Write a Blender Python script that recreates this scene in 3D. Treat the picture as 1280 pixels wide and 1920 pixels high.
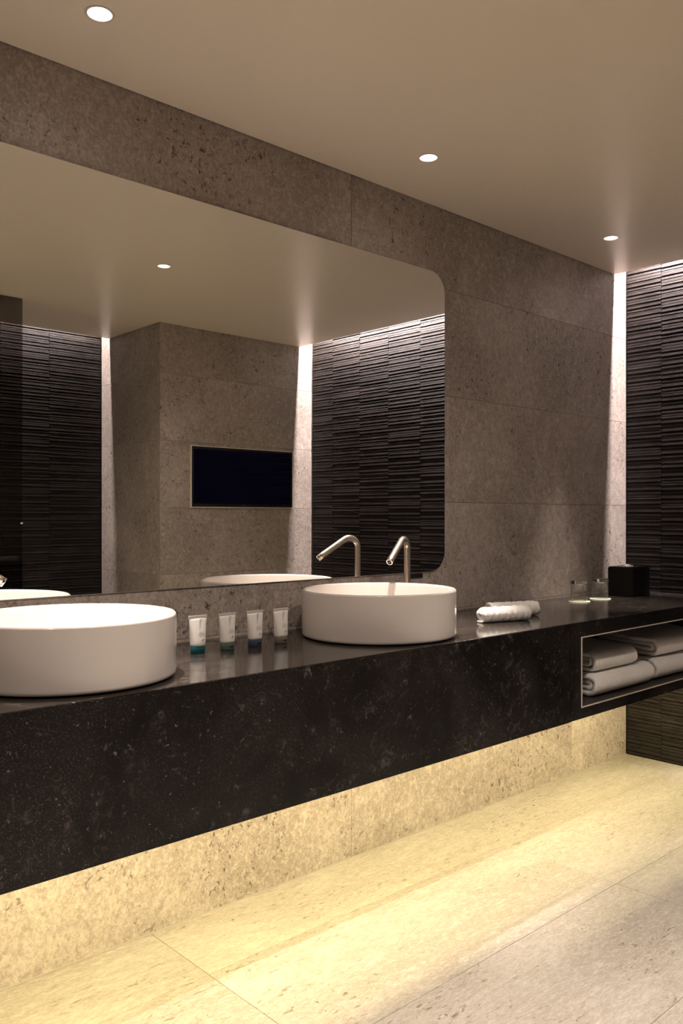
import bpy, bmesh, math, random
from mathutils import Vector, Matrix
random.seed(7)
R = math.radians
for o in list(bpy.data.objects): bpy.data.objects.remove(o, do_unlink=True)
SC = bpy.context.scene
COL = SC.collection
H = 1.25                                   # eye height; the photograph fixes everything else relative to it
L = 3.29 * H                               # end wall
CZ = 2.5                                   # ceiling
TVY = -2.04 * H                            # face of the partition that carries the television
TVX = 2.26 * H                             # its free corner
BKY = -2.68 * H                            # ribbed wall behind
XW = -1.3                                  # wall behind the photographer's left shoulder
TOPZ = 2.80                                # top of the light coves
SLOT = 0.12                                # width of the light slots

# ------------------------------------------------------------------ camera
cam = bpy.data.cameras.new('camera')
cam.sensor_fit = 'HORIZONTAL'; cam.sensor_width = 36.0
cam.lens = 36.0 * 1578 / 1280
cam.shift_y = 8 / 1280
cam.clip_start = 0.02
co = bpy.data.objects.new('camera', cam); COL.objects.link(co)
co.location = (0, -1.79 * H, H)
co.rotation_euler = (R(90), 0, -R(42.78))
SC.camera = co

# ------------------------------------------------------------------ world, exposure, large lights
w = bpy.data.worlds.new('world'); SC.world = w; w.use_nodes = True
w.node_tree.nodes['Background'].inputs[0].default_value = (0.010, 0.009, 0.008, 1)
w.node_tree.nodes['Background'].inputs[1].default_value = 1.0
vs = SC.view_settings
vs.view_transform = 'Standard'; vs.look = 'None'; vs.gamma = 1.0; vs.exposure = 0.32
vs.use_curve_mapping = False
P_SPOT, P_SPOT2, P_SPILL, P_SPILL2 = 350, 180, .2, 27
P_COVE, P_COVE_BACK, P_UNDER, P_UNDER_FAR = 105, 62, 33, 9.5
C_SPOT = (1.0, 0.86, 0.74); C_COVE = (1.0, 0.86, 0.84); C_UNDER = (1.0, 0.82, 0.44)

def area(name, loc, sx, sy, power, col, rot=(0, 0, 0), spread=180):
    l = bpy.data.lights.new(name, 'AREA'); l.shape = 'RECTANGLE'; l.size = sx; l.size_y = sy
    l.energy = power; l.color = col; l.spread = R(spread)
    o = bpy.data.objects.new(name, l); COL.objects.link(o); o.location = loc; o.rotation_euler = rot
    return o
# linear light in the ceiling slot along the end wall, the one along the wall behind, the one under the counter
area('cove_light_end', (L - SLOT + 0.010, TVY / 2, 2.700), 0.012, -TVY - 0.06, P_COVE, C_COVE)
area('cove_light_back', ((XW + TVX) / 2, BKY + SLOT - 0.010, 2.700), TVX - XW - 0.06, 0.012, P_COVE_BACK, C_COVE)
area('under_counter_light', (.69, -0.496, 0.598), 3.9, 0.030, P_UNDER, C_UNDER, (R(36), 0, 0))
area('under_niche_light', (3.385, -0.514, 0.530), 1.40, 0.010, P_UNDER_FAR, C_UNDER, (R(36), 0, 0))

# ------------------------------------------------------------------ material helpers
class NT:
    def __init__(s, name):
        s.m = bpy.data.materials.new(name); s.m.use_nodes = True
        s.t = s.m.node_tree; s.t.nodes.clear()
        s.out = s.n('ShaderNodeOutputMaterial')
    def n(s, typ, **kw):
        nd = s.t.nodes.new(typ)
        for k, v in kw.items():
            if k.startswith('i_'):
                key = k[2:]; key = int(key) if key.isdigit() else key.replace('_', ' ')
                s.put(nd.inputs[key], v)
            else: setattr(nd, k, v)
        return nd
    def put(s, inp, v):
        if hasattr(v, 'is_linked') or isinstance(v, bpy.types.NodeSocket): s.t.links.new(v, inp)
        else:
            if isinstance(v, tuple) and len(v) == 3 and inp.type == 'RGBA': v = v + (1,)
            inp.default_value = v
    def math(s, op, a, b=0.0, c=None, clamp=False):
        nd = s.n('ShaderNodeMath', operation=op, use_clamp=clamp); s.put(nd.inputs[0], a); s.put(nd.inputs[1], b)
        if c is not None: s.put(nd.inputs[2], c)
        return nd.outputs[0]
    def mix(s, f, a, b, mode='MIX'):
        nd = s.n('ShaderNodeMix', data_type='RGBA', blend_type=mode)
        s.put(nd.inputs[0], f); s.put(nd.inputs[6], a); s.put(nd.inputs[7], b); return nd.outputs[2]
    def ramp(s, v, a, b, lo=0.0, hi=1.0):
        nd = s.n('ShaderNodeMapRange'); nd.clamp = True
        for i, x in enumerate((v, a, b, lo, hi)): s.put(nd.inputs[i], x)
        return nd.outputs[0]
    def noise(s, vec, scale, detail=4, rough=.55, dist=0.0):
        nd = s.n('ShaderNodeTexNoise'); s.put(nd.inputs['Vector'], vec)
        nd.inputs['Scale'].default_value = scale; nd.inputs['Detail'].default_value = detail
        nd.inputs['Roughness'].default_value = rough; nd.inputs['Distortion'].default_value = dist
        return nd.outputs[0]
    def bsdf(s, **kw):
        b = s.n('ShaderNodeBsdfPrincipled')
        for k, v in kw.items(): s.put(b.inputs[k.replace('_', ' ')], v)
        s.t.links.new(b.outputs[0], s.out.inputs[0]); return b
    def bump(s, b, h, strength=.2, dist=.002):
        nd = s.n('ShaderNodeBump'); nd.inputs['Strength'].default_value = strength; nd.inputs['Distance'].default_value = dist
        s.put(nd.inputs['Height'], h); s.t.links.new(nd.outputs[0], b.inputs['Normal'])
    def pos(s, stretch=(1, 1, 1), rnd=9.0):
        g = s.n('ShaderNodeNewGeometry').outputs['Position']
        r = s.n('ShaderNodeObjectInfo').outputs['Random']
        c = s.n('ShaderNodeCombineXYZ'); s.put(c.inputs[0], s.math('MULTIPLY', r, rnd)); s.put(c.inputs[1], s.math('MULTIPLY', r, rnd * 1.7)); s.put(c.inputs[2], s.math('MULTIPLY', r, rnd * .6))
        a = s.n('ShaderNodeVectorMath', operation='ADD'); s.put(a.inputs[0], g); s.put(a.inputs[1], c.outputs[0])
        m = s.n('ShaderNodeVectorMath', operation='MULTIPLY'); s.put(m.inputs[0], a.outputs[0]); m.inputs[1].default_value = stretch
        return m.outputs[0], r

def plain(name, col, rough=.5, metal=0.0, spec=.5, **kw):
    s = NT(name); s.bsdf(Base_Color=col, Roughness=rough, Metallic=metal, Specular_IOR_Level=spec, **kw); return s.m

def limestone(name, base, light, dark, fleck, rough, stretch=(1, 1, 1), flk=1.0, var=.10):
    s = NT(name); p, r = s.pos(stretch)
    cloud = s.noise(p, 1.7, 5, .6, .7)
    mott = s.noise(p, 40, 8, .74, .55)
    fine = s.noise(p, 120, 4, .7, .6)
    col = s.mix(s.ramp(cloud, .36, .64), dark, base)
    col = s.mix(s.ramp(mott, .50, .66, 0, .75), col, light)
    col = s.mix(s.ramp(mott, .49, .36, 0, .75), col, dark)
    # curled fossil strokes, pits and blotches, gathered in drifts
    drift = s.ramp(s.noise(p, 2.6, 4, .6, .8), .45, .60)
    curl = s.noise(p, 19, 5, .62, 2.8)
    line = s.ramp(s.math('ABSOLUTE', s.math('SUBTRACT', curl, .5)), .0, .022, 1, 0)
    line = s.math('MULTIPLY', line, s.ramp(s.noise(p, 30, 3, .6), .50, .58))
    pits = s.ramp(s.noise(p, 55, 3, .55, .8), .62, .67)
    big = s.math('MULTIPLY', s.ramp(s.noise(p, 17, 5, .68, 1.8), .63, .70), .75)
    fl = s.math('MAXIMUM', s.math('MULTIPLY', line, .75), s.math('MAXIMUM', s.math('MULTIPLY', pits, .8), big))
    fl = s.math('MULTIPLY', s.math('MULTIPLY', fl, s.math('ADD', .16, s.math('MULTIPLY', drift, .84))), flk)
    col = s.mix(s.math('MULTIPLY', drift, .36), col, dark)
    col = s.mix(fl, col, fleck)
    col = s.mix(s.ramp(fine, .50, .64, 0, .55), col, light)
    col = s.mix(s.ramp(fine, .48, .35, 0, .55), col, dark)
    tone = s.ramp(r, 0, 1, 1 - var, 1 + var * .4)
    c3 = s.n('ShaderNodeCombineXYZ'); [s.put(c3.inputs[i], tone) for i in range(3)]
    col = s.mix(1.0, col, c3.outputs[0], 'MULTIPLY')
    b = s.bsdf(Base_Color=col, Roughness=s.ramp(mott, .2, .8, rough + .08, rough - .06), Specular_IOR_Level=.4)
    s.bump(b, s.math('SUBTRACT', s.math('ADD', s.math('MULTIPLY', mott, .5), s.math('MULTIPLY', fine, .3)), s.math('MULTIPLY', fl, .8)), .22, .0016)
    return s.m

def black_marble(name, rough, stretch=(1, 1, 1), amt=1.0, lift=(0, 0, 0), spec=.5):
    s = NT(name); p, r = s.pos(stretch, 0.0)
    warp = s.noise(p, 2.3, 5, .6, 1.2)
    grain = s.noise(p, 230, 3, .7, .2)
    mid = s.noise(p, 34, 7, .72, .9)
    col = s.mix(s.ramp(warp, .40, .62), (.0030, .0026, .0026), (.0120, .0100, .0097))
    col = s.mix(s.math('MULTIPLY', s.ramp(grain, .55, .64, 0, .95), s.ramp(warp, .44, .60, .22, 1)), col, (.070, .060, .057))
    edge = s.ramp(s.math('ABSOLUTE', s.math('SUBTRACT', s.noise(p, 1.7, 6, .62, 1.3), .5)), 0, .040, 1, 0)
    vein = s.math('MULTIPLY', s.math('MULTIPLY', edge, s.ramp(mid, .53, .66)), .22 * amt)
    edge2 = s.ramp(s.math('ABSOLUTE', s.math('SUBTRACT', s.noise(p, 5.0, 6, .6, 1.8), .52)), 0, .011, 1, 0)
    vein2 = s.math('MULTIPLY', s.math('MULTIPLY', edge2, s.ramp(mid, .52, .64)), .55 * amt)
    spark = s.math('MULTIPLY', s.ramp(s.noise(p, 120, 2, .5, .8), .70, .74), .6 * amt)
    col = s.mix(s.math('MAXIMUM', s.math('MAXIMUM', vein, vein2), spark), col, (.19, .17, .15))
    col = s.mix(1.0, col, lift, 'ADD')
    b = s.bsdf(Base_Color=col, Roughness=s.ramp(mid, .2, .8, rough * .85, rough * 1.25), Specular_IOR_Level=spec)
    s.bump(b, s.math('ADD', grain, mid), .05, .001)
    return s.m

M = {}
M['wall'] = limestone('wall_limestone', (.47, .410, .366), (.60, .535, .485), (.30, .252, .220), (.070, .054, .046), .42, (1, 1, .8), 1.9)
M['floor'] = limestone('floor_limestone', (.48, .445, .39), (.57, .535, .48), (.35, .312, .26), (.17, .135, .085), .36, (.5, 1.6, 1), 1.3, .07)
M['grout'] = plain('stone_grout', (.42, .375, .335), .8)
M['marble'] = black_marble('black_marble_honed', .34, (1, 1, 1), 1.5, (0, 0, 0), .3)
M['marble_top'] = black_marble('black_marble_polished', .085, (.6, 1.4, 1), 2.0, (.019, .015, .0125))
def rib_mat():
    s = NT('ribbed_dark_stone'); p, r = s.pos((1, 1, 3.0), 0.0)
    n = s.noise(p, 14, 6, .65, .6); f = s.noise(p, 90, 3, .6)
    st = s.noise(p, 3.0, 4, .6, .5)
    col = s.mix(s.ramp(n, .35, .68), (.0075, .0057, .0051), (.022, .0172, .0156))
    col = s.mix(s.ramp(st, .5, .7, 0, .45), col, (.046, .038, .036))
    col = s.mix(s.ramp(f, .66, .74, 0, .5), col, (.16, .14, .13))
    b = s.bsdf(Base_Color=col, Roughness=.50, Specular_IOR_Level=.32)
    s.bump(b, s.math('ADD', n, f), .16, .0012); return s.m
M['rib'] = rib_mat()
M['rib_back'] = plain('dark_mortar', (.012, .010, .010), .8)
def ceil_mat():
    s = NT('painted_ceiling'); p, r = s.pos((1, 1, 1), 0.0)
    n = s.noise(p, 60, 3, .5)
    b = s.bsdf(Base_Color=(.86, .765, .645), Roughness=.33, Specular_IOR_Level=.42); s.bump(b, n, .02, .001); return s.m
M['ceiling'] = ceil_mat()
M['cove'] = plain('cove_paint', (.75, .72, .70), .7)
M['ceramic'] = plain('white_ceramic', (.67, .615, .58), .10, 0, .5, Coat_Weight=.4, Coat_Roughness=.04)
M['steel'] = None
def steel():
    s = NT('brushed_nickel'); p, r = s.pos((1, 1, 1), 0.0)
    n = s.noise(p, 240, 2, .5)
    s.bsdf(Base_Color=(.66, .58, .51), Metallic=1.0, Roughness=.30); return s.m
M['steel'] = steel()
M['chrome'] = plain('polished_chrome', (.8, .78, .76), .08, 1)
M['dark'] = plain('dark_plastic', (.012, .011, .011), .35)
M['silver'] = plain('mirror_silver', (.87, .88, .865), .0, 1)
M['glass_edge'] = plain('mirror_glass_edge', (.78, .78, .75), .15)
M['mirror_back'] = plain('mirror_backing', (.035, .03, .028), .6)
M['champagne'] = plain('champagne_metal', (.74, .65, .56), .45, .15)
M['liner'] = plain('bronze_liner', (.045, .038, .036), .42, .4)
M['trim'] = plain('white_trim', (.72, .68, .62), .4)
M['reflector'] = plain('lamp_reflector', (.80, .78, .75), .18, .9)
def emit(name, col, st):
    s = NT(name); e = s.n('ShaderNodeEmission'); e.inputs[0].default_value = col + (1,); e.inputs[1].default_value = st
    s.t.links.new(e.outputs[0], s.out.inputs[0]); return s.m
M['lens'] = emit('lamp_lens_glow', (1.0, .93, .84), 40)
M['cove_led'] = emit('cove_led_glow', (1.0, .88, .86), 2.0)
M['under_led'] = emit('warm_led_glow', (1.0, .80, .42), 2.0)

# ------------------------------------------------------------------ mesh helpers
def mesh_obj(name, bm, mat, parent=None, smooth=False, loc=None):
    bmesh.ops.recalc_face_normals(bm, faces=bm.faces)
    me = bpy.data.meshes.new(name); bm.to_mesh(me); bm.free()
    mats = mat if isinstance(mat, (list, tuple)) else [mat]
    for m in mats: me.materials.append(M[m] if isinstance(m, str) else m)
    if smooth:
        for p in me.polygons: p.use_smooth = True
    o = bpy.data.objects.new(name, me); COL.objects.link(o)
    if parent: o.parent = parent
    if loc: o.location = loc
    return o
def tag(o, label, cat, group=None, kind=None):
    o['label'] = label; o['category'] = cat
    if group: o['group'] = group
    if kind: o['kind'] = kind
    return o
def struct(o): o['kind'] = 'structure'; return o
def empty(name, loc=(0, 0, 0), rz=0.0):
    o = bpy.data.objects.new(name, None); COL.objects.link(o); o.location = loc; o.rotation_euler = (0, 0, rz); o.empty_display_size = .05
    return o
def box(bm, x0, x1, y0, y1, z0, z1, mi=0):
    v = [bm.verts.new((x, y, z)) for x in (x0, x1) for y in (y0, y1) for z in (z0, z1)]
    for f in ((0, 1, 3, 2), (4, 6, 7, 5), (0, 4, 5, 1), (2, 3, 7, 6), (0, 2, 6, 4), (1, 5, 7, 3)):
        bm.faces.new([v[i] for i in f]).material_index = mi
    return v
def rbox(bm, x0, x1, y0, y1, z0, z1, r=.002, seg=1):
    b2 = bmesh.new(); box(b2, x0, x1, y0, y1, z0, z1)
    bmesh.ops.bevel(b2, geom=b2.edges[:], offset=r, segments=seg, profile=.5, affect='EDGES')
    me = bpy.data.meshes.new('tmp'); b2.to_mesh(me); b2.free(); bm.from_mesh(me); bpy.data.meshes.remove(me)
def prism_x(bm, prof, x0, x1):
    a = [bm.verts.new((x0, y, z)) for y, z in prof]; b = [bm.verts.new((x1, y, z)) for y, z in prof]
    n = len(prof); bm.faces.new(a); bm.faces.new(b[::-1])
    for i in range(n): bm.faces.new((a[i], b[i], b[(i + 1) % n], a[(i + 1) % n]))
def lathe(bm, prof, seg=32, sx=1.0, sy=1.0, mi=0, c=(0, 0)):
    """prof: (r, z); closes to a point where r == 0; sx, sy give an ellipse with the wall kept even"""
    rings = []
    for r, z in prof:
        if r <= 1e-6: rings.append([bm.verts.new((c[0], c[1], z))]); continue
        rings.append([bm.verts.new((c[0] + r * sx * math.cos(2 * math.pi * k / seg), c[1] + r * sy * math.sin(2 * math.pi * k / seg), z)) for k in range(seg)])
    for a, b in zip(rings, rings[1:]):
        for k in range(seg):
            k2 = (k + 1) % seg
            if len(a) == 1 and len(b) == 1: continue
            if len(a) == 1: f = bm.faces.new((a[0], b[k], b[k2]))
            elif len(b) == 1: f = bm.faces.new((a[k], b[0], a[k2]))
            else: f = bm.faces.new((a[k], b[k], b[k2], a[k2]))
            f.material_index = mi; f.smooth = True
    return rings
def sweep(bm, pts, r, seg=20, cap=True):
    """round tube along a planar or space path"""
    pts = [Vector(p) for p in pts]; rings = []
    t0 = (pts[1] - pts[0]).normalized(); nrm = t0.orthogonal().normalized()
    for i, p in enumerate(pts):
        t = (pts[min(i + 1, len(pts) - 1)] - pts[max(i - 1, 0)]).normalized()
        nrm = (nrm - t * nrm.dot(t)).normalized(); bn = t.cross(nrm)
        rings.append([bm.verts.new(p + (nrm * math.cos(2 * math.pi * k / seg) + bn * math.sin(2 * math.pi * k / seg)) * r) for k in range(seg)])
    for a, b in zip(rings, rings[1:]):
        for k in range(seg):
            f = bm.faces.new((a[k], a[(k + 1) % seg], b[(k + 1) % seg], b[k])); f.smooth = True
    if cap: bm.faces.new(rings[0][::-1]); bm.faces.new(rings[-1])
    return rings
_slab = {}
def slab(name, mat, parent, org, u, v, a0, a1, b0, b1, t, lift=0.0, gap=.0006):
    """one stone slab: spans a0..a1 along u and b0..b1 along v, its face on the plane through org, t thick behind it"""
    u = Vector(u); v = Vector(v); n = u.cross(v)
    key = (round(a1 - a0, 4), round(b1 - b0, 4), t, mat)
    if key not in _slab:
        bm = bmesh.new(); W, D = (a1 - a0) - 2 * gap, (b1 - b0) - 2 * gap; c = .0007
        box_v = [(-W / 2, -D / 2, -t), (W / 2, -D / 2, -t), (W / 2, D / 2, -t), (-W / 2, D / 2, -t),
                 (-W / 2, -D / 2, -c), (W / 2, -D / 2, -c), (W / 2, D / 2, -c), (-W / 2, D / 2, -c),
                 (-W / 2 + c, -D / 2 + c, 0), (W / 2 - c, -D / 2 + c, 0), (W / 2 - c, D / 2 - c, 0), (-W / 2 + c, D / 2 - c, 0)]
        vv = [bm.verts.new(p) for p in box_v]
        for f in ((3, 2, 1, 0), (8, 9, 10, 11)): bm.faces.new([vv[i] for i in f])
        for i in range(4):
            j = (i + 1) % 4
            bm.faces.new((vv[i], vv[j], vv[4 + j], vv[4 + i])); bm.faces.new((vv[4 + i], vv[4 + j], vv[8 + j], vv[8 + i]))
        me = bpy.data.meshes.new(name); bm.to_mesh(me); bm.free(); me.materials.append(M[mat]); _slab[key] = me
    o = bpy.data.objects.new(name, _slab[key]); COL.objects.link(o); o.parent = parent
    m = Matrix((u, v, n)).transposed().to_4x4()
    m.translation = Vector(org) + u * (a0 + a1) / 2 + v * (b0 + b1) / 2 + n * lift
    o.matrix_local = m
    return o
T = .012
ROWS = [k * .4357 for k in range(6)]

# ------------------------------------------------------------------ floor
bm = bmesh.new(); box(bm, XW - .05, L + .05, BKY - .05, .06, -.10, -T - .0002)
floor = struct(mesh_obj('floor', bm, 'grout'))
xs = [XW, -.035 * H, 1.035 * H, 2.105 * H, 3.175 * H, L - .002]
ys = [0, -.245 * H, -.616 * H, -.987 * H, -1.358 * H, -1.729 * H, TVY, -2.45 * H, BKY]
for j in range(len(ys) - 1):
    for i in range(len(xs) - 1):
        x0, x1 = xs[i], xs[i + 1]
        if ys[j] <= TVY + .001:
            if x0 >= TVX: continue
            x1 = min(x1, TVX)
        slab('floor_tile', 'floor', floor, (0, 0, 0), (1, 0, 0), (0, 1, 0), x0, x1, ys[j + 1], ys[j], T, random.uniform(-.0003, .0002))

# ------------------------------------------------------------------ mirror wall (left in the picture)
bm = bmesh.new(); box(bm, XW - .05, L + .05, T + .0002, .10, -.10, TOPZ)
wall_left = struct(mesh_obj('wall_left', bm, 'grout'))
zr = ROWS + [TOPZ]
seams = {0: [XW, .05, 2.12, 3.59, L], 1: [XW, .05, 2.12, 3.59, L], 2: [XW, .1, 2.12, 2.674, L], 3: [XW, .1, 2.12, 2.674, L], 4: [XW, .1, 2.12, 2.674, L], 5: [XW, .1, 2.12, L]}
for k in range(6):
    for a, b in zip(seams[k], seams[k][1:]):
        slab('stone_slab', 'wall', wall_left, (0, 0, 0), (1, 0, 0), (0, 0, 1), a, b, zr[k], zr[k + 1], T, random.uniform(-.0004, .0003))

bm = bmesh.new(); box(bm, XW + .002, L - .002, -.0035, -.0003, .0003, .0028); struct(mesh_obj('trim_3', bm, 'grout'))

# ------------------------------------------------------------------ partition with the television
bm = bmesh.new(); box(bm, TVX + T + .0002, L + .05, BKY - .05, TVY - T - .0002, -.10, TOPZ)
wall_tv = struct(mesh_obj('wall_partition', bm, 'grout'))
for k in range(6):
    slab('stone_slab', 'wall', wall_tv, (0, TVY, 0), (-1, 0, 0), (0, 0, 1), -L + .002, -TVX, zr[k], zr[k + 1], T, random.uniform(-.0004, .0003))
    slab('stone_slab', 'wall', wall_tv, (TVX, 0, 0), (0, -1, 0), (0, 0, 1), -TVY + T + .0008, -BKY, zr[k], zr[k + 1], T, random.uniform(-.0004, .0003))

# wall behind the photographer, never in view, closes the room
bm = bmesh.new(); box(bm, XW - .10, XW - T - .0002, BKY - .05, .06, -.10, TOPZ)
wall_near = struct(mesh_obj('wall_near', bm, 'grout'))
for k in range(6):
    for a, b in ((BKY, -1.7), (-1.7, 0)):
        slab('stone_slab', 'wall', wall_near, (XW, 0, 0), (0, 1, 0), (0, 0, 1), a, b, zr[k], zr[k + 1], T)

# ------------------------------------------------------------------ ribbed dark walls
RT = CZ / 22
def rib_mesh():
    bm = bmesh.new()
    hs = [.0135, .0060, .0165, .0085, .0115, .0065, .0145, .0085, .0120, .0160]
    ds = [.0105, .0060, .0110, .0085, .0100, .0065, .0118, .0075, .0108, .0098]
    z = 0.0; k = RT / sum(hs)
    for h, d in zip(hs, ds):
        h *= k; g = .0027
        y1, y2 = -d, -d + .0015                      # split-face rib: the lower edge stands a little further out
        box_pts = [(-.4965, .004, z + g), (.4965, .004, z + g), (.4965, .004, z + h), (-.4965, .004, z + h),
                   (-.4965, y1, z + g), (.4965, y1, z + g), (.4965, y2, z + h), (-.4965, y2, z + h)]
        v = [bm.verts.new(p) for p in box_pts]
        for f in ((4, 5, 6, 7), (0, 1, 5, 4), (3, 7, 6, 2), (0, 4, 7, 3), (1, 2, 6, 5)): bm.faces.new([v[i] for i in f])
        z += h
    bmesh.ops.recalc_face_normals(bm, faces=bm.faces)
    me = bpy.data.meshes.new('ribbed_tile'); bm.to_mesh(me); bm.free(); me.materials.append(M['rib']); return me
RIB = rib_mesh()
def rib_wall(parent, cols, place):
    for c, (a, b) in enumerate(zip(cols, cols[1:])):
        off = (0, -.045, -.021, -.066, -.033, -.012, -.054, -.028, -.071)[c % 9]
        for k in range(25):
            z = k * RT + off
            if z + RT > TOPZ + .02 or z + RT < .02: continue
            o = bpy.data.objects.new('ribbed_tile', RIB); COL.objects.link(o); o.parent = parent
            place(o, (a + b) / 2, z, random.uniform(-.0012, .0012)); o.scale = (abs(b - a), 1, 1)
RB = .004
bm = bmesh.new(); box(bm, L + .020, L + .10, BKY - .05, .06, -.10, TOPZ)
wall_end = struct(mesh_obj('wall_end', bm, 'rib_back'))
def pl_end(o, m, z, j): o.location = (L + .0165 + j, m, z); o.rotation_euler = (0, 0, -R(90))
rib_wall(wall_end, [.0, -.19, -.51, -.83, -1.15, -1.47, -1.76, -2.04, -2.3225, TVY + .004], pl_end)
bm = bmesh.new(); box(bm, XW - .05, TVX + .05, BKY - .10, BKY - .020, -.10, TOPZ)
wall_back = struct(mesh_obj('wall_back', bm, 'rib_back'))
def pl_back(o, m, z, j): o.location = (m, BKY - .0165 - j, z); o.rotation_euler = (0, 0, R(180))
rib_wall(wall_back, [TVX - .004, 1.954 * H, 2.11, 1.78, 1.45, 1.12, .79, .46], pl_back)
bm = bmesh.new(); z = 0.0; i = 0
while z < TOPZ - .03:
    h = (.0215, .0085, .0190, .0125, .0205, .0110, .0206)[i % 7]; d = (.0125, .0065, .0150, .0085, .0120, .0170, .0075)[i % 7]
    box(bm, XW, .458, BKY - .0205, BKY - .0165 + d, z + .0016, z + h); z += h; i += 1
rest = mesh_obj('ribbed_stone', bm, 'rib', wall_back); rest['kind'] = 'stuff'

# ------------------------------------------------------------------ ceiling with slots and lamp holes
LAMPS = [(-.255, -.292), (.785 * H, -.292), (1.772 * H, -.290), (2.764 * H, -.285), (.97, -1.464), (2.205, -1.464), (-.27, -1.464)]  # inner row: only the mirrored lamp is seen, the other two added for fill
bm = bmesh.new()
poly = [(XW, -.004), (L - SLOT, -.004), (L - SLOT, TVY + .004), (TVX - .004, TVY + .004), (TVX - .004, BKY + SLOT), (XW, BKY + SLOT)]
lo = [bm.verts.new((x, y, CZ)) for x, y in poly]; hi = [bm.verts.new((x, y, CZ + .03)) for x, y in poly]
bm.faces.new(lo); bm.faces.new(hi[::-1])
for i in range(6): bm.faces.new((lo[i], lo[(i + 1) % 6], hi[(i + 1) % 6], hi[i]))
ceiling = mesh_obj('ceiling', bm, 'ceiling')
bm = bmesh.new()
for x, y in LAMPS:
    bmesh.ops.create_cone(bm, cap_ends=True, segments=40, radius1=.0335, radius2=.0335, depth=.2, matrix=Matrix.Translation((x, y, CZ)))
cut = mesh_obj('cutter', bm, 'cove')
md = ceiling.modifiers.new('b', 'BOOLEAN'); md.operation = 'DIFFERENCE'; md.object = cut; md.solver = 'EXACT'
dg = bpy.context.evaluated_depsgraph_get(); me = bpy.data.meshes.new_from_object(ceiling.evaluated_get(dg))
ceiling.modifiers.clear(); ceiling.data = me
bpy.data.objects.remove(cut, do_unlink=True)
struct(ceiling)
bm = bmesh.new()
box(bm, L - SLOT - .03, L - SLOT - .0005, TVY + .004, -.004, CZ + .0305, TOPZ)
struct(mesh_obj('trim_1', bm, 'cove'))
bm = bmesh.new()
box(bm, XW, TVX - .004, BKY + SLOT + .0005, BKY + SLOT + .03, CZ + .0305, TOPZ)
struct(mesh_obj('trim_2', bm, 'cove'))
bm = bmesh.new(); box(bm, XW - .1, L + .1, BKY - .1, .1, TOPZ + .0005, TOPZ + .08)
struct(mesh_obj('ceiling_upper', bm, 'cove'))

def led_profile(name, label, loc, length, axis, mat):
    e = empty(name, loc); tag(e, label, 'light strip')
    bm = bmesh.new(); h = length / 2
    if axis == 'x': box(bm, -h, h, -.008, .008, .004, .012)
    else: box(bm, -.008, .008, -h, h, .004, .012)
    mesh_obj('profile', bm, 'champagne', e)
    bm = bmesh.new()
    if axis == 'x': box(bm, -h, h, -.006, .006, .001, .0038)
    else: box(bm, -.006, .006, -h, h, .001, .0038)
    mesh_obj('diffuser', bm, mat, e)
    return e
led_profile('led_strip', 'white linear light in the ceiling slot above the dark ribbed end wall', (L - SLOT + .010, TVY / 2, 2.703), -TVY - .04, 'y', 'cove_led')
led_profile('led_strip', 'white linear light in the ceiling slot seen in the mirror behind the glass screen', ((XW + TVX) / 2, BKY + SLOT - .010, 2.703), TVX - XW - .04, 'x', 'cove_led')
led_profile('led_strip', 'warm yellow linear light tucked under the black marble counter', (.69, -.496, .602), 3.9, 'x', 'under_led')
led_profile('led_strip', 'warm yellow linear light tucked under the towel niche', (3.385, -.514, .533), 1.40, 'x', 'under_led')

def downlight(x, y, label, power, cone, spill):
    e = empty('ceiling_downlight', (x, y, CZ)); tag(e, label, 'ceiling light', 'recessed ceiling downlights')
    bm = bmesh.new(); lathe(bm, [(.0300, .0), (.0305, -.0016), (.036, -.0016), (.0368, -.0002), (.030, .0)], 40); mesh_obj('trim_ring', bm, 'trim', e)
    bm = bmesh.new(); lathe(bm, [(.0300, .0), (.0285, .012), (.0235, .028)], 40); mesh_obj('reflector', bm, 'reflector', e, True)
    bm = bmesh.new(); lathe(bm, [(0, .026), (.0235, .027), (.0235, .031), (0, .031)], 40); mesh_obj('lens', bm, 'lens', e)
    for nm, pw, cn, bl in (('downlight_beam', power, cone, 1.0), ('downlight_spill', spill, 152, .7)):
        l = bpy.data.lights.new(nm, 'SPOT'); l.energy = pw; l.color = C_SPOT; l.spot_size = R(cn); l.spot_blend = bl; l.shadow_soft_size = .022
        o = bpy.data.objects.new(nm, l); COL.objects.link(o); o.parent = e; o.location = (0, 0, -.004)
labs = ['round recessed ceiling light beyond the left edge of the mirror', 'round recessed ceiling light above the nearer white basin', 'round recessed ceiling light above the farther white basin',
        'round recessed ceiling light beside the bright slot by the ribbed wall', 'added unseen fill downlight in front of the dark glass screen', 'round recessed ceiling light seen reflected in the mirror', 'added fill downlight behind the camera, out of the picture']
for (x, y), lb in zip(LAMPS, labs): downlight(x, y, lb, *((P_SPOT2, 70, P_SPILL2) if y < -1 else (P_SPOT * (.55 if x > 3 else 1), 31, P_SPILL)))

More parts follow.
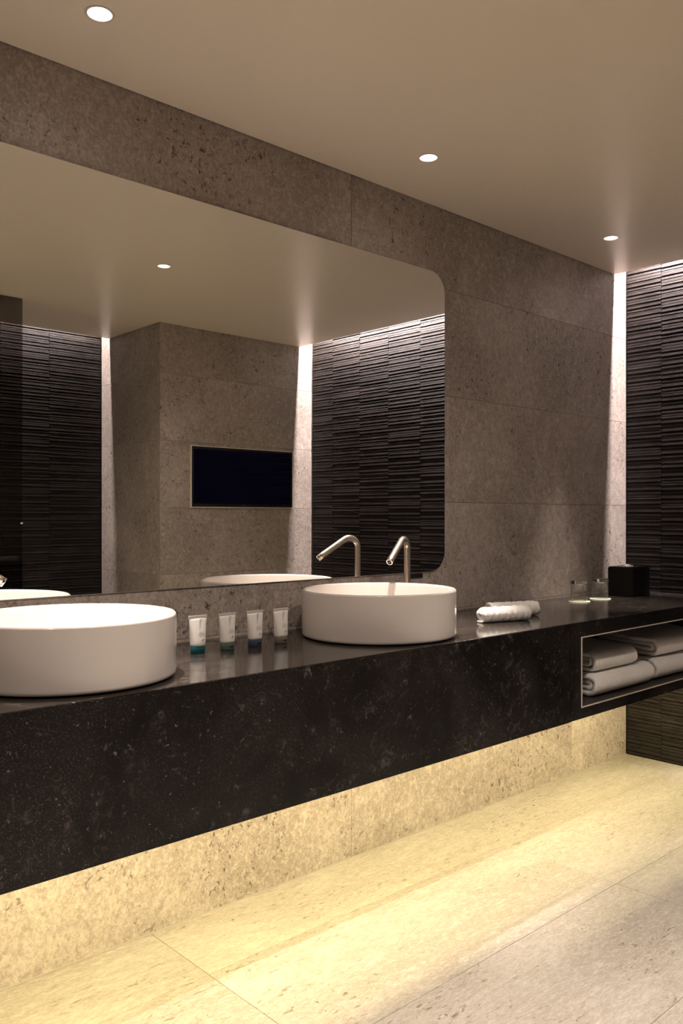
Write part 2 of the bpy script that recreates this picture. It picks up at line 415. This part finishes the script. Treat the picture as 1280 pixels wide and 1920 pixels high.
# ------------------------------------------------------------------ counter
CT, CF, CB, CX = .69 * H, -.57, .405 * H, XW + .003
JX = 2.132 * H; NX0, NX1 = 2.194 * H, L - .04; NZ0, NZ1 = .441 * H, .643 * H
counter = empty('vanity_counter', (0, 0, 0)); tag(counter, 'long floating black marble counter with a towel niche at its far end', 'counter')
CE = L - .001
bm = bmesh.new(); prism_x(bm, [(CF, CT - .0022), (CF + .0022, CT), (-.007, CT), (-.007, CT - .04), (CF + .0378, CT - .04)], CX, CE)
mesh_obj('counter_top', bm, 'marble_top', counter)
bm = bmesh.new(); prism_x(bm, [(CF, CT - .0028), (CF + .0374, CT - .0402), (CF + .0374, CB), (CF, CB)], CX, JX - .0008)
mesh_obj('front_panel', bm, 'marble', counter)
bm = bmesh.new()
prism_x(bm, [(CF, CT - .0028), (CF + .0374, CT - .0402), (CF + .0374, NZ1 + .004), (CF, NZ1 + .004)], JX + .0008, CE)
prism_x(bm, [(CF, NZ0 - .004), (CF + .0395, NZ0 - .004), (CF + .0395, CB + .0015), (CF, CB + .0015)], JX + .0008, CE)
prism_x(bm, [(CF, NZ1 + .004), (CF + .0395, NZ1 + .004), (CF + .0395, NZ0 - .004), (CF, NZ0 - .004)], JX + .0008, NX0 - .004)
prism_x(bm, [(CF, NZ1 + .004), (CF + .0395, NZ1 + .004), (CF + .0395, NZ0 - .004), (CF, NZ0 - .004)], NX1 + .004, CE)
mesh_obj('niche_surround', bm, 'marble', counter)
bm = bmesh.new(); box(bm, CX, CE, -.0068, -.0006, CT - .012, CT - .0012); mesh_obj('gap_shade_strip', bm, 'dark', counter)  # black strip filling the gap at the wall, so it reads as shadow
# carcass whose underside holds the light
bm = bmesh.new(); box(bm, CX, JX - .02, CF + .0405, -.002, .616, CT - .041); mesh_obj('carcass', bm, 'mirror_back', counter)
NY = -.11
liner = mesh_obj('niche_liner', (lambda b: (box(b, NX0 - .003, NX1 + .003, NY, NY + .003, NZ0 - .003, NZ1 + .003), box(b, NX0 - .003, NX0, CF + .001, NY, NZ0 - .003, NZ1 + .003),
        box(b, NX1, NX1 + .003, CF + .001, NY, NZ0 - .003, NZ1 + .003), box(b, NX0, NX1, CF + .001, NY, NZ0 - .003, NZ0), box(b, NX0, NX1, CF + .001, NY, NZ1, NZ1 + .003), b)[-1])(bmesh.new()), 'liner', counter)
bm = bmesh.new(); y0, y1, t = CF - .003, CF + .0008, .0038
box(bm, NX0 - t, NX1 + t, y0, y1, NZ1, NZ1 + t); box(bm, NX0 - t, NX1 + t, y0, y1, NZ0 - t, NZ0)
box(bm, NX0 - t, NX0, y0, y1, NZ0, NZ1); box(bm, NX1, NX1 + t, y0, y1, NZ0, NZ1)
mesh_obj('niche_trim', bm, 'champagne', counter)

# ------------------------------------------------------------------ mirror
MX0, MX1, MZ0, MZ1, MR = .24, 2.111 * H, .822 * H, 1.789 * H, .085
def rrect(x0, x1, z0, z1, r, n=14):
    pts = []
    for cx, cz, a in ((x1 - r, z1 - r, 0), (x0 + r, z1 - r, 90), (x0 + r, z0 + r, 180), (x1 - r, z0 + r, 270)):
        for k in range(n + 1): t_ = R(a + 90 * k / n); pts.append((cx + r * math.cos(t_), cz + r * math.sin(t_)))
    return pts
mirror = empty('wall_mirror', ((MX0 + MX1) / 2, 0, MZ0)); tag(mirror, 'wide frameless wall mirror with rounded corners above the counter', 'mirror')
def plate(name, x0, x1, z0, z1, r, ya, yb, mats, parent, off, bev=0.0):
    bm = bmesh.new(); P = rrect(x0, x1, z0, z1, r); Q = rrect(x0 + bev, x1 - bev, z0 + bev, z1 - bev, r - bev) if bev else P
    A = [bm.verts.new((x - off[0], ya, z - off[2])) for x, z in P]; B = [bm.verts.new((x - off[0], yb, z - off[2])) for x, z in Q]
    n = len(P); f = bm.faces.new(B); f.material_index = 0
    bm.faces.new(A[::-1]).material_index = len(mats) - 1
    for i in range(n): bm.faces.new((A[i], A[(i + 1) % n], B[(i + 1) % n], B[i])).material_index = len(mats) - 1
    return mesh_obj(name, bm, mats, parent)
off = ((MX0 + MX1) / 2, 0, MZ0)
plate('backing_board', MX0 + .02, MX1 - .02, MZ0 + .02, MZ1 - .02, MR - .02, -.0005, -.0030, ['mirror_back'], mirror, off)
plate('mirror_glass', MX0, MX1, MZ0, MZ1, MR, -.0032, -.0068, ['silver', 'glass_edge'], mirror, off, .0022)
bm = bmesh.new(); rbox(bm, 1.945 * H - off[0], 2.004 * H - off[0], -.006, -.0006, .806 * H - MZ0, .820 * H - MZ0 - .001, .001); mesh_obj('edge_shade_block', bm, 'dark', mirror)  # dark block put in for the shadow under the mirror edge

# ------------------------------------------------------------------ basins
BA, BB, BH = .253, .250, .152
BASINS = [(.898, -.303), (1.957, -.303)]
def basin(x, y, label):
    e = empty('vessel_basin', (x, y, CT)); tag(e, label, 'basin', 'round white vessel basins')
    prof = []   # (inward offset, z)
    prof += [(.030, .0035), (.008, .0038), (.003, .0052), (.0006, .0085), (.0, .014), (.0, BH - .006), (.0012, BH - .002), (.004, BH), (.0075, BH - .002), (.0088, BH - .006)]
    prof += [(.012, .10), (.018, .070), (.034, .046), (.066, .030), (.13, .022), (.20, .019), (.222, .0185)]
    bm = bmesh.new(); seg = 96; rings = []
    for d, z in prof: rings.append([bm.verts.new(((BA - d) * math.cos(2 * math.pi * k / seg), (BB - d) * math.sin(2 * math.pi * k / seg), z)) for k in range(seg)])
    for a, b in zip(rings, rings[1:]):
        for k in range(seg): bm.faces.new((a[k], a[(k + 1) % seg], b[(k + 1) % seg], b[k])).smooth = True
    bm.faces.new(rings[0][::-1]); bm.faces.new(rings[-1])
    mesh_obj('bowl', bm, 'ceramic', e)
    bm = bmesh.new(); s_ = []
    for d, z in ((.034, .0002), (.034, .0033)): s_.append([bm.verts.new(((BA - d) * math.cos(2 * math.pi * k / seg), (BB - d) * math.sin(2 * math.pi * k / seg), z)) for k in range(seg)])
    for k in range(seg): bm.faces.new((s_[0][k], s_[0][(k + 1) % seg], s_[1][(k + 1) % seg], s_[1][k]))
    bm.faces.new(s_[0][::-1]); bm.faces.new(s_[1]); mesh_obj('foot', bm, 'dark', e)
    bm = bmesh.new(); lathe(bm, [(0, .0245), (.020, .0240), (.026, .0215), (.031, .0200), (.033, .0187), (0, .0187)], 32); mesh_obj('drain', bm, 'chrome', e)
basin(*BASINS[0], 'larger-looking round white ceramic basin at the left edge, nearest the camera')
basin(*BASINS[1], 'round white ceramic basin standing between the small tubes and the rolled towels')

# ------------------------------------------------------------------ faucets
def faucet(x, y, dx, dy, label):
    e = empty('basin_faucet', (x, y, CT)); tag(e, label, 'faucet', 'brushed metal gooseneck faucets')
    d = Vector((dx, dy, 0)).normalized(); r = .0118; br = .036; z0 = .933 * H - CT - br; ang = 123; reach = .164
    pts = [(0, 0, .004)] + [Vector((0, 0, .004 + (z0 - .004) * k / 8)) for k in range(1, 9)]
    for k in range(1, 19):
        t = R(ang * k / 18); pts.append(d * (br * (1 - math.cos(t))) + Vector((0, 0, z0 + br * math.sin(t))))
    hd = br * (1 - math.cos(R(ang))); dirv = d * math.sin(R(ang)) + Vector((0, 0, math.cos(R(ang))))
    ln = (reach - hd) / math.sin(R(ang)); p0 = Vector(pts[-1])
    for k in range(1, 7): pts.append(p0 + dirv * ln * k / 6)
    bm = bmesh.new(); sweep(bm, pts, r, 24); mesh_obj('spout_pipe', bm, 'steel', e)
    tip = Vector(pts[-1]); q = dirv.to_track_quat('Z', 'Y').to_matrix().to_4x4(); q.translation = tip
    bm = bmesh.new(); lathe(bm, [(.0085, -.003), (.0085, .0012), (.0116, .0012), (.0123, .0), (.0123, -.0035)], 28); bm.transform(q); mesh_obj('outlet_ring', bm, 'chrome', e)
    bm = bmesh.new(); lathe(bm, [(0, .0002), (.0084, .0002), (.0084, .0007), (0, .0007)], 24); bm.transform(q); mesh_obj('aerator', bm, 'dark', e)
    bm = bmesh.new(); lathe(bm, [(.0, .0003), (.022, .0003), (.0225, .003), (.021, .006), (.0120, .0068)], 32); mesh_obj('base_collar', bm, 'steel', e)
    bm = bmesh.new(); lathe(bm, [(.0117, .128), (.0124, .1285), (.0124, .1315), (.0117, .132)], 28); mesh_obj('swivel_ring', bm, 'steel', e)
FD = (.936, -.352)
faucet(2.271, -.1375, -FD[0], FD[1], 'brushed metal faucet bending down over the basin beside the rolled towels')
faucet(0.628, -.1375, FD[0], FD[1], 'brushed metal faucet whose spout tip enters at the left edge')

# ------------------------------------------------------------------ cosmetic tubes
M['tube'] = plain('tube_white_plastic', (.80, .76, .73), .30)
M['print'] = plain('tube_grey_print', (.20, .19, .20), .5)
M['crimp'] = plain('tube_crimp', (.60, .58, .56), .35)
def cosmetic_tube(x, y, capc, tint, capname, label, rz):
    e = empty('cosmetic_tube', (x, y, CT), rz); tag(e, label, 'tube', 'small cosmetic tubes standing in a row')
    mc = plain('cap_' + capname, capc, .28); mt = plain('feather_' + capname, tint, .4)
    HC, HT = .0215, .107
    def ring(bm, a, b, z, n=32, p=2.6):
        o = []
        for k in range(n):
            t = 2 * math.pi * k / n; c, s = math.cos(t), math.sin(t)
            o.append(bm.verts.new((a * math.copysign(abs(c) ** (2 / p), c), b * math.copysign(abs(s) ** (2 / p), s), z)))
        return o
    def loft(bm, prof):
        rs = [ring(bm, *q) for q in prof]
        for a, b in zip(rs, rs[1:]):
            for k in range(len(a)): bm.faces.new((a[k], a[(k + 1) % len(a)], b[(k + 1) % len(a)], b[k])).smooth = True
        bm.faces.new(rs[0][::-1]); bm.faces.new(rs[-1])
    bm = bmesh.new(); loft(bm, [(.0200, .0135, .0003), (.0212, .0147, .0018), (.0214, .0150, HC - .001), (.0206, .0142, HC)]); cap = mesh_obj('cap', bm, mc, e)
    bm = bmesh.new(); rbox(bm, -.002, .0105, -.0166, -.0140, .0098, .0126, .0006); mesh_obj('thumb_notch', bm, 'dark', cap)
    body = []
    for k in range(13):
        t = k / 12; z = HC + .0004 + (HT - .008 - HC) * t
        body.append((.0215 + .0080 * t ** 1.2, .0150 * (1 - t ** 1.7) + .0016, z))
    body[0] = (.0205, .0145, HC + .0002); body.insert(1, (.0216, .0156, HC + .002))
    bm = bmesh.new(); loft(bm, body); mesh_obj('body', bm, 'tube', e)
    bm = bmesh.new(); rbox(bm, -.0302, .0302, -.0016, .0016, HT - .0085, HT, .0006)
    for i in range(22):
        xx = -.0285 + .0026 * i; box(bm, xx, xx + .0010, -.0021, -.0014, HT - .0070, HT - .0020)
    mesh_obj('crimped_end', bm, 'crimp', e)
    def front(xx, z):                       # a point just in front of the tube's face
        t = max(0, min(1, (z - HC - .0004) / (HT - .008 - HC))); a = .0215 + .0080 * t ** 1.2; b = .0150 * (1 - t ** 1.7) + .0016
        return -b * max(0, 1 - (abs(xx) / a) ** 2.6) ** (1 / 2.6) - .0003
    def patch(bm, x0, x1, z0, z1, n=3):
        for i in range(n):
            a, b = x0 + (x1 - x0) * i / n, x0 + (x1 - x0) * (i + 1) / n
            bm.faces.new([bm.verts.new((q, front(q, zz), zz)) for q, zz in ((a, z0), (b, z0), (b, z1), (a, z1))])
    rnd = random.Random(capname)
    bm = bmesh.new()
    for z, wd, th in ((.0600, .013, .0009), (.0555, .017, .0014), (.0518, .022, .0014), (.0478, .015, .0009)):
        xx = .0055 - wd / 2
        while xx < .0055 + wd / 2:
            wl = rnd.uniform(.0016, .0042); patch(bm, xx, min(xx + wl, .0055 + wd / 2), z, z + th, 2); xx += wl + .0008
    mesh_obj('lettering', bm, 'print', e)
    bm = bmesh.new()                           # the little dark leaf-shaped mark with a thin stroke under it
    up, dn = [], []
    for i in range(9):
        t = i / 8; xx = .0035 + .0085 * t; w_ = .0017 * math.sin(math.pi * t) ** .8; zc = .0362 + .0020 * math.sin(t * 2.2)
        up.append((xx, zc + w_)); dn.append((xx, zc - w_ * .6))
    for i in range(8): bm.faces.new([bm.verts.new((q, front(q, zz), zz)) for q, zz in (dn[i], dn[i + 1], up[i + 1], up[i])])
    patch(bm, .0035, .0130, .0312, .0318, 4); patch(bm, -.001, .0035, .0345, .0350, 2)
    mesh_obj('emblem', bm, 'dark', e)
    bm = bmesh.new()                           # tapering feather stroke running down from the crimp
    for xa, xb, wd in ((.0090, .0000, .0009), (.0140, .0015, .0006), (.0060, .0004, .0004)):
        for i in range(8):
            t0, t1 = i / 8, (i + 1) / 8; za, zb = HT - .010 - .029 * t0, HT - .010 - .029 * t1
            c0, c1 = xa + (xb - xa) * t0 ** .7, xa + (xb - xa) * t1 ** .7; w0, w1 = wd * (1 - t0) + .0002, wd * (1 - t1) + .0002
            bm.faces.new([bm.verts.new((q, front(q, zz), zz)) for q, zz in ((c0 - w0, za), (c0 + w0, za), (c1 + w1, zb), (c1 - w1, zb))])
    mesh_obj('feather_print', bm, mt, e)
cosmetic_tube(1.056 * H, -.212, (.004, .075, .085), (.20, .30, .36), 'teal', 'white tube with a deep teal cap, first in the row beside the nearer basin', R(-2))
cosmetic_tube(1.134 * H, -.217, (.075, .115, .095), (.26, .33, .31), 'sage', 'white tube with a sage green cap, second in the row', R(1))
cosmetic_tube(1.2127 * H, -.219, (.045, .058, .085), (.24, .27, .40), 'slate', 'white tube with a slate blue cap, third in the row', R(-1))
cosmetic_tube(1.287 * H, -.226, (.15, .125, .105), (.32, .30, .29), 'taupe', 'white tube with a taupe cap, last in the row by the farther basin', R(2))

# ------------------------------------------------------------------ terry cloth
def terry(name, col, rib=0.0):
    s = NT(name); tc = s.n('ShaderNodeTexCoord').outputs['Object']
    f = s.noise(tc, 420, 3, .7); g = s.noise(tc, 60, 3, .6)
    b = s.bsdf(Base_Color=s.mix(s.ramp(f, .35, .65, 0, .35), col, tuple(c * .86 for c in col)), Roughness=.95, Specular_IOR_Level=.1, Sheen_Weight=.35, Sheen_Roughness=.5)
    s.bump(b, s.math('ADD', s.math('MULTIPLY', f, .7), g), .8, .003); return s.m
M['terry'] = terry('white_terry', (.93, .905, .875))

def rolled_cloth(p0, p1, rad, label, seed):
    rnd = random.Random(seed)
    a, b = Vector((p0[0], p0[1], CT)), Vector((p1[0], p1[1], CT)); ln = (b - a).length; d = (b - a).normalized()
    e = empty('rolled_washcloth', (a + b) / 2, math.atan2(d.y, d.x)); tag(e, label, 'towel', 'rolled white washcloths')
    # spiral of cloth in the y-z plane, swept along x; ends in a flap lying on the counter
    th = .0065; turns = 2.6; N = 110; path = []
    for k in range(N + 1):
        t = k / N; an = 2 * math.pi * turns * t; r_ = .007 + (rad - th / 2 - .007) * t
        path.append((r_ * math.cos(an + R(-90) - 2 * math.pi * turns), r_ * math.sin(an + R(-90) - 2 * math.pi * turns) + rad))
    for k in range(1, 7): path.append((path[N][0] + .0035 * k, th / 2 + .0004))
    xs_ = [-ln / 2 + ln * i / 44 for i in range(45)]
    ph = [rnd.uniform(0, 6.28) for _ in range(4)]
    def pt(i, y, z, nrm, side):
        x = xs_[i]; u = i / 44
        wob = .0009 * math.sin(x * 140 + ph[0]) + .0007 * math.sin(x * 390 + ph[1] + y * 90) + .0006 * math.sin(x * 230 - z * 120 + ph[3])
        edge = 1 - .06 * (max(0, abs(u - .5) - .44) / .06) ** 2
        yy, zz = y * edge, (z - rad) * edge + rad
        k = 1 if z > .010 else .25
        fz = rnd.uniform(-.0007, .0007); wob += fz
        return (x + .0022 * math.sin(z * 160 + ph[2]) * (1 if u > .5 else -1) * abs(2 * u - 1) ** 8, yy + nrm[0] * (side * th / 2 + wob * k), max(.0004, zz + nrm[1] * (side * th / 2 + wob * k)))
    nr = []
    for k in range(len(path)):
        q0, q1 = path[max(k - 1, 0)], path[min(k + 1, len(path) - 1)]
        t = Vector((q1[0] - q0[0], q1[1] - q0[1])).normalized(); nr.append((t.y, -t.x))
    bm = bmesh.new(); G = []
    for side in (1, -1): G.append([[bm.verts.new(pt(i, y, z, nr[k], side)) for k, (y, z) in enumerate(path)] for i in range(45)])
    for g in G:
        for i in range(44):
            for k in range(len(path) - 1): bm.faces.new((g[i][k], g[i + 1][k], g[i + 1][k + 1], g[i][k + 1])).smooth = True
    for i in (0, 44):
        for k in range(len(path) - 1): bm.faces.new((G[0][i][k], G[0][i][k + 1], G[1][i][k + 1], G[1][i][k]))
    for k in (0, len(path) - 1):
        for i in range(44): bm.faces.new((G[0][i][k], G[0][i + 1][k], G[1][i + 1][k], G[1][i][k]))
    mesh_obj('cloth', bm, 'terry', e)
rolled_cloth((1.955 * H, (1.507 - 1.79 + .012) * H), (2.1177 * H, (1.4577 - 1.79 + .012) * H), .0300, 'rolled white washcloth lying nearer the counter edge', 3)
rolled_cloth((2.085 * H, (1.580 - 1.79 + .012) * H), (2.243 * H, (1.512 - 1.79 + .012) * H), .0300, 'rolled white washcloth lying behind the other, nearer the wall', 5)

def folded_towel(x0, x1, yf, z0, ht, depth, label, seed, tilt=0.0):
    """towel folded over: an outer layer that turns round the front and a thinner fold held inside, open at its left end"""
    rnd = random.Random(seed); ln = x1 - x0
    e = empty('folded_towel', ((x0 + x1) / 2, yf + depth / 2, z0)); tag(e, label, 'towel', 'folded white bath towels in the niche')
    T_ = ht / 4 * .97; ph = [rnd.uniform(0, 6.28) for _ in range(6)]; NX = int(ln / .0034); hd = depth / 2
    def cpath(rr, zmid, yfr, yb):
        p = [(yb + (yfr + rr - yb) * k / 12, zmid - rr) for k in range(13)]
        p += [(yfr + rr - rr * math.sin(R(a)), zmid - rr * math.cos(R(a))) for a in range(12, 180, 12)]
        p += [(yfr + rr + (yb - yfr - rr) * k / 12, zmid + rr) for k in range(13)]
        return p
    def sheet(path, th, parent_bm, amp, shrink):
        nr = []
        for k in range(len(path)):
            q0, q1 = path[max(k - 1, 0)], path[min(k + 1, len(path) - 1)]
            t = Vector((q1[0] - q0[0], q1[1] - q0[1])).normalized(); nr.append((-t.y, t.x))
        G = []
        for side in (1, -1):
            g = []
            for i in range(NX + 1):
                u = i / NX; x = -ln / 2 + shrink + (ln - 2 * shrink) * u; row = []
                er = max(0, (abs(x) - (ln / 2 - .022)) / .022); ef = math.sqrt(max(0, 1 - .55 * er ** 2.2))
                for k, (y, z) in enumerate(path):
                    rb = amp * (abs(math.sin(math.pi * x / .0170 + .25 * math.sin(y * 30 + ph[0]))) ** .55 - .7)
                    sag = .004 * math.sin(x * 9 + ph[1]) * (z / ht) + .005 * math.sin((y - yf) * 11 + x * 4 + ph[2]) * (z / ht)
                    out = side if side * 1 == -1 else side
                    w_ = rb if z > .006 else rb * .15
                    s_ = side * th / 2 * ef
                    yy = y + nr[k][0] * (s_ + (w_ if side == 1 else 0)); zz = z + nr[k][1] * (s_ + (w_ if side == 1 else 0))
                    zz = ht / 2 + (zz - ht / 2) * (.80 + .20 * ef) if zz > ht * .4 else zz
                    row.append(parent_bm.verts.new((x + .003 * math.sin(z * 90 + y * 50 + ph[3]), yy - yf - hd, max(.0006, zz + sag + tilt * (y - yf)))))
                g.append(row)
            G.append(g)
        n = len(path)
        for g in G:
            for i in range(NX):
                for k in range(n - 1): parent_bm.faces.new((g[i][k], g[i + 1][k], g[i + 1][k + 1], g[i][k + 1])).smooth = True
        for i in (0, NX):
            for k in range(n - 1): parent_bm.faces.new((G[0][i][k], G[0][i][k + 1], G[1][i][k + 1], G[1][i][k])).smooth = True
        for k in (0, n - 1):
            for i in range(NX): parent_bm.faces.new((G[0][i][k], G[0][i + 1][k], G[1][i + 1][k], G[1][i][k]))
    bm = bmesh.new(); sheet(cpath(1.5 * T_, ht / 2, yf, yf + depth), T_, bm, .0030, .0); mesh_obj('outer_fold', bm, 'terry', e)
    bm = bmesh.new(); sheet(cpath(.5 * T_, ht / 2, yf + 1.1 * T_, yf + depth - .01), T_ * .93, bm, .0003, .003); mesh_obj('inner_fold', bm, 'terry', e)
TZ = NZ0 + .0006
folded_towel(2.330 * H, 2.700 * H, -.420 * H, TZ, .088, .33, 'large folded white towel at the bottom of the left stack in the niche', 11)
folded_towel(2.350 * H, 2.612 * H, -.406 * H, TZ + .0885, .078, .30, 'folded white towel on top of the left stack in the niche', 12, .05)
folded_towel(2.732 * H, 3.16 * H, -.415 * H, TZ, .090, .33, 'large folded white towel at the bottom of the right stack in the niche', 13)
folded_towel(2.762 * H, 3.14 * H, -.402 * H, TZ + .0905, .080, .30, 'folded white towel on top of the right stack in the niche', 14, .05)

# ------------------------------------------------------------------ tumblers on coasters
def clear_glass():
    s = NT('clear_glass'); s.bsdf(Base_Color=(.97, .98, .96), Roughness=.0, IOR=1.47, Transmission_Weight=1.0); return s.m
M['glass'] = clear_glass()
def thin_glass():
    s = NT('thin_clear_glass'); tr = s.n('ShaderNodeBsdfTransparent'); tr.inputs[0].default_value = (.965, .97, .955, 1)
    gl = s.n('ShaderNodeBsdfGlossy'); gl.inputs[1].default_value = .02; fr = s.n('ShaderNodeLayerWeight'); fr.inputs[0].default_value = .5
    mx = s.n('ShaderNodeMixShader'); s.put(mx.inputs[0], s.math('ADD', .06, s.math('MULTIPLY', .85, s.math('POWER', fr.outputs[1], 2.4)))); s.put(mx.inputs[1], tr.outputs[0]); s.put(mx.inputs[2], gl.outputs[0])
    s.t.links.new(mx.outputs[0], s.out.inputs[0]); return s.m
M['thin'] = thin_glass()
M['coaster'] = plain('coaster_paper', (.90, .92, .74), .6)
def tumbler(x, y, lg, lc, rim):
    c = empty('coaster', (x, y, CT)); tag(c, lc, 'coaster', 'round paper coasters')
    bm = bmesh.new(); lathe(bm, [(0, .0003), (.0475, .0003), (.0482, .0010), (.0482, .0022), (.0475, .0028), (0, .0028)], 48); mesh_obj('disc', bm, 'coaster', c)
    e = empty('glass_tumbler', (x, y, CT + .0031)); tag(e, lg, 'glass', 'upturned drinking glasses')
    ht = .0935
    bm = bmesh.new(); lathe(bm, [(.0395, .0006), (.0390, .0), (.0380, .0006), (.0378, .03), (.0366, ht - .0165)], 48)
    lathe(bm, [(.0395, .0006), (.0394, .03), (.0384, ht - .0165)], 48); lathe(bm, [(.0366, ht - .0165), (.0384, ht - .0165)], 48)
    bmesh.ops.remove_doubles(bm, verts=bm.verts, dist=.00001)
    mesh_obj('tumbler_wall', bm, 'thin', e)
    bm = bmesh.new(); lathe(bm, [(0, ht - .0135), (.026, ht - .0140), (.033, ht - .0152), (.0366, ht - .0163), (.0384, ht - .0163), (.0383, ht - .005), (.0368, ht - .0012), (.034, ht), (.026, ht - .0008), (0, ht - .0022)], 48)
    mesh_obj('thick_base', bm, 'glass', e)
tumbler(2.709 * H, -.133 * H, 'upturned clear glass tumbler on the coaster nearer the rolled towels', 'round pale green coaster under the glass nearer the rolled towels', 0)
tumbler(2.855 * H, -.133 * H, 'upturned clear glass tumbler beside the black tissue box', 'round pale green coaster under the glass beside the tissue box', 1)

# ------------------------------------------------------------------ tissue box
M['lacquer'] = plain('black_lacquer', (.003, .0027, .0027), .38, 0, .22)
M['tissue'] = plain('tissue_paper', (.86, .83, .80), .9)
tb = empty('tissue_box', (3.066 * H, -.134 * H, CT)); tag(tb, 'black cube tissue box with a white tissue peeking out', 'tissue box')
bw, bd, bh = .083, .066, .143
bm = bmesh.new(); rbox(bm, -bw, bw, -bd, bd, .0004, bh - .004, .0015); mesh_obj('box_body', bm, 'lacquer', tb)
bm = bmesh.new()
n = 36; o_ = []; i_ = []
for k in range(n):
    t = 2 * math.pi * k / n; c, s = math.cos(t), math.sin(t); m = max(abs(c), abs(s))
    o_.append((bw * c / m, bd * s / m)); i_.append((.040 * c, .018 * s))
lv = [[bm.verts.new((x, y, z)) for x, y in P] for P, z in ((o_, bh - .0038), (o_, bh), (i_, bh), (i_, bh - .0038))]
for a, b in zip(lv, lv[1:] + lv[:1]):
    for k in range(n): bm.faces.new((a[k], a[(k + 1) % n], b[(k + 1) % n], b[k]))
mesh_obj('box_lid', bm, 'lacquer', tb)
bm = bmesh.new(); rnd = random.Random(2); g = []
for i in range(15):
    row = []
    for j in range(9):
        u, v = i / 14 - .5, j / 8 - .5
        z = bh + .004 - .022 * abs(v) ** 1.2 * 1.3 + .007 * (1 - (2 * abs(u + .10)) ** 1.4) + .0022 * math.sin(17 * u + 9 * v)
        row.append(bm.verts.new((u * .078 + .004 * math.sin(8 * v), v * .028 + .004 * math.sin(13 * u), max(z, bh - .003 + .001 * (i % 2)))))
    g.append(row)
for i in range(14):
    for j in range(8): bm.faces.new((g[i][j], g[i + 1][j], g[i + 1][j + 1], g[i][j + 1])).smooth = True
t_ = mesh_obj('tissue', bm, 'tissue', tb); sm = t_.modifiers.new('s', 'SOLIDIFY'); sm.thickness = .0006

# ------------------------------------------------------------------ television in the partition
def scr():
    s = NT('screen_glass'); p, r = s.pos((1, 1, 1), 0)
    s.bsdf(Base_Color=(.0016, .0018, .010), Roughness=.06, Specular_IOR_Level=.5, Emission_Color=(.010, .012, .11, 1), Emission_Strength=.012); return s.m
M['screen'] = scr()
tx0, tx1, tz0, tz1 = 2.441 * H, 3.139 * H, 1.046 * H, 1.378 * H
tv = empty('television', ((tx0 + tx1) / 2, TVY, tz0)); tag(tv, 'dark wall-mounted television on the stone partition, seen in the mirror', 'television')
ox = (tx0 + tx1) / 2; hw = (tx1 - tx0) / 2; hh = tz1 - tz0
bm = bmesh.new(); f = .006
box(bm, -hw, hw, .0006, .012, 0, f); box(bm, -hw, hw, .0006, .012, hh - f, hh); box(bm, -hw, -hw + f, .0006, .012, f, hh - f); box(bm, hw - f, hw, .0006, .012, f, hh - f)
mesh_obj('frame', bm, 'champagne', tv)
bm = bmesh.new(); bz = .020; a, b, c, d = -hw + f + .0004, hw - f - .0004, f + .0004, hh - f - .0004
box(bm, a, b, .0008, .010, c, c + bz); box(bm, a, b, .0008, .010, d - bz * .8, d); box(bm, a, a + bz * .8, .0008, .010, c + bz, d - bz * .8); box(bm, b - bz * .8, b, .0008, .010, c + bz, d - bz * .8)
bez = mesh_obj('bezel', bm, 'dark', tv)
bm = bmesh.new(); box(bm, -.012, .012, .0101, .0106, c + .008, c + .0115); mesh_obj('badge', bm, 'print', bez)
bm = bmesh.new(); box(bm, a + bz * .8 + .0003, b - bz * .8 - .0003, .0012, .0080, c + bz + .0003, d - bz * .8 - .0003); mesh_obj('screen', bm, 'screen', tv)

# ------------------------------------------------------------------ dark glass screen opposite the mirror
def tint():
    s = NT('smoked_glass'); tr = s.n('ShaderNodeBsdfTransparent'); tr.inputs[0].default_value = (.52, .50, .49, 1)
    gl = s.n('ShaderNodeBsdfGlossy'); gl.inputs[1].default_value = .01; gl.inputs[0].default_value = (.9, .9, .9, 1)
    fr = s.n('ShaderNodeLayerWeight'); fr.inputs[0].default_value = .5
    mx = s.n('ShaderNodeMixShader'); s.put(mx.inputs[0], s.math('ADD', .03, s.math('MULTIPLY', .8, s.math('POWER', fr.outputs[1], 5.0)))); s.put(mx.inputs[1], tr.outputs[0]); s.put(mx.inputs[2], gl.outputs[0])
    s.t.links.new(mx.outputs[0], s.out.inputs[0]); return s.m
M['smoke'] = tint()
gs = empty('glass_screen', (.3, TVY - .01, 0)); tag(gs, 'tall smoked glass screen seen at the left edge of the mirror', 'glass screen')
bm = bmesh.new(); box(bm, XW + .004 - .3, 1.547 * H - .3, -.004, .004, .012, CZ - .004); mesh_obj('pane', bm, 'smoke', gs)
bm = bmesh.new(); box(bm, XW + .004 - .3, 1.547 * H - .3, -.007, .007, .0005, .0118); mesh_obj('floor_channel', bm, 'champagne', gs)
bm = bmesh.new(); rbox(bm, 1.547 * H - .3 - .010, 1.547 * H - .3 + .002, -.007, .007, 1.205, 1.215, .001); mesh_obj('glass_clamp', bm, 'champagne', gs)
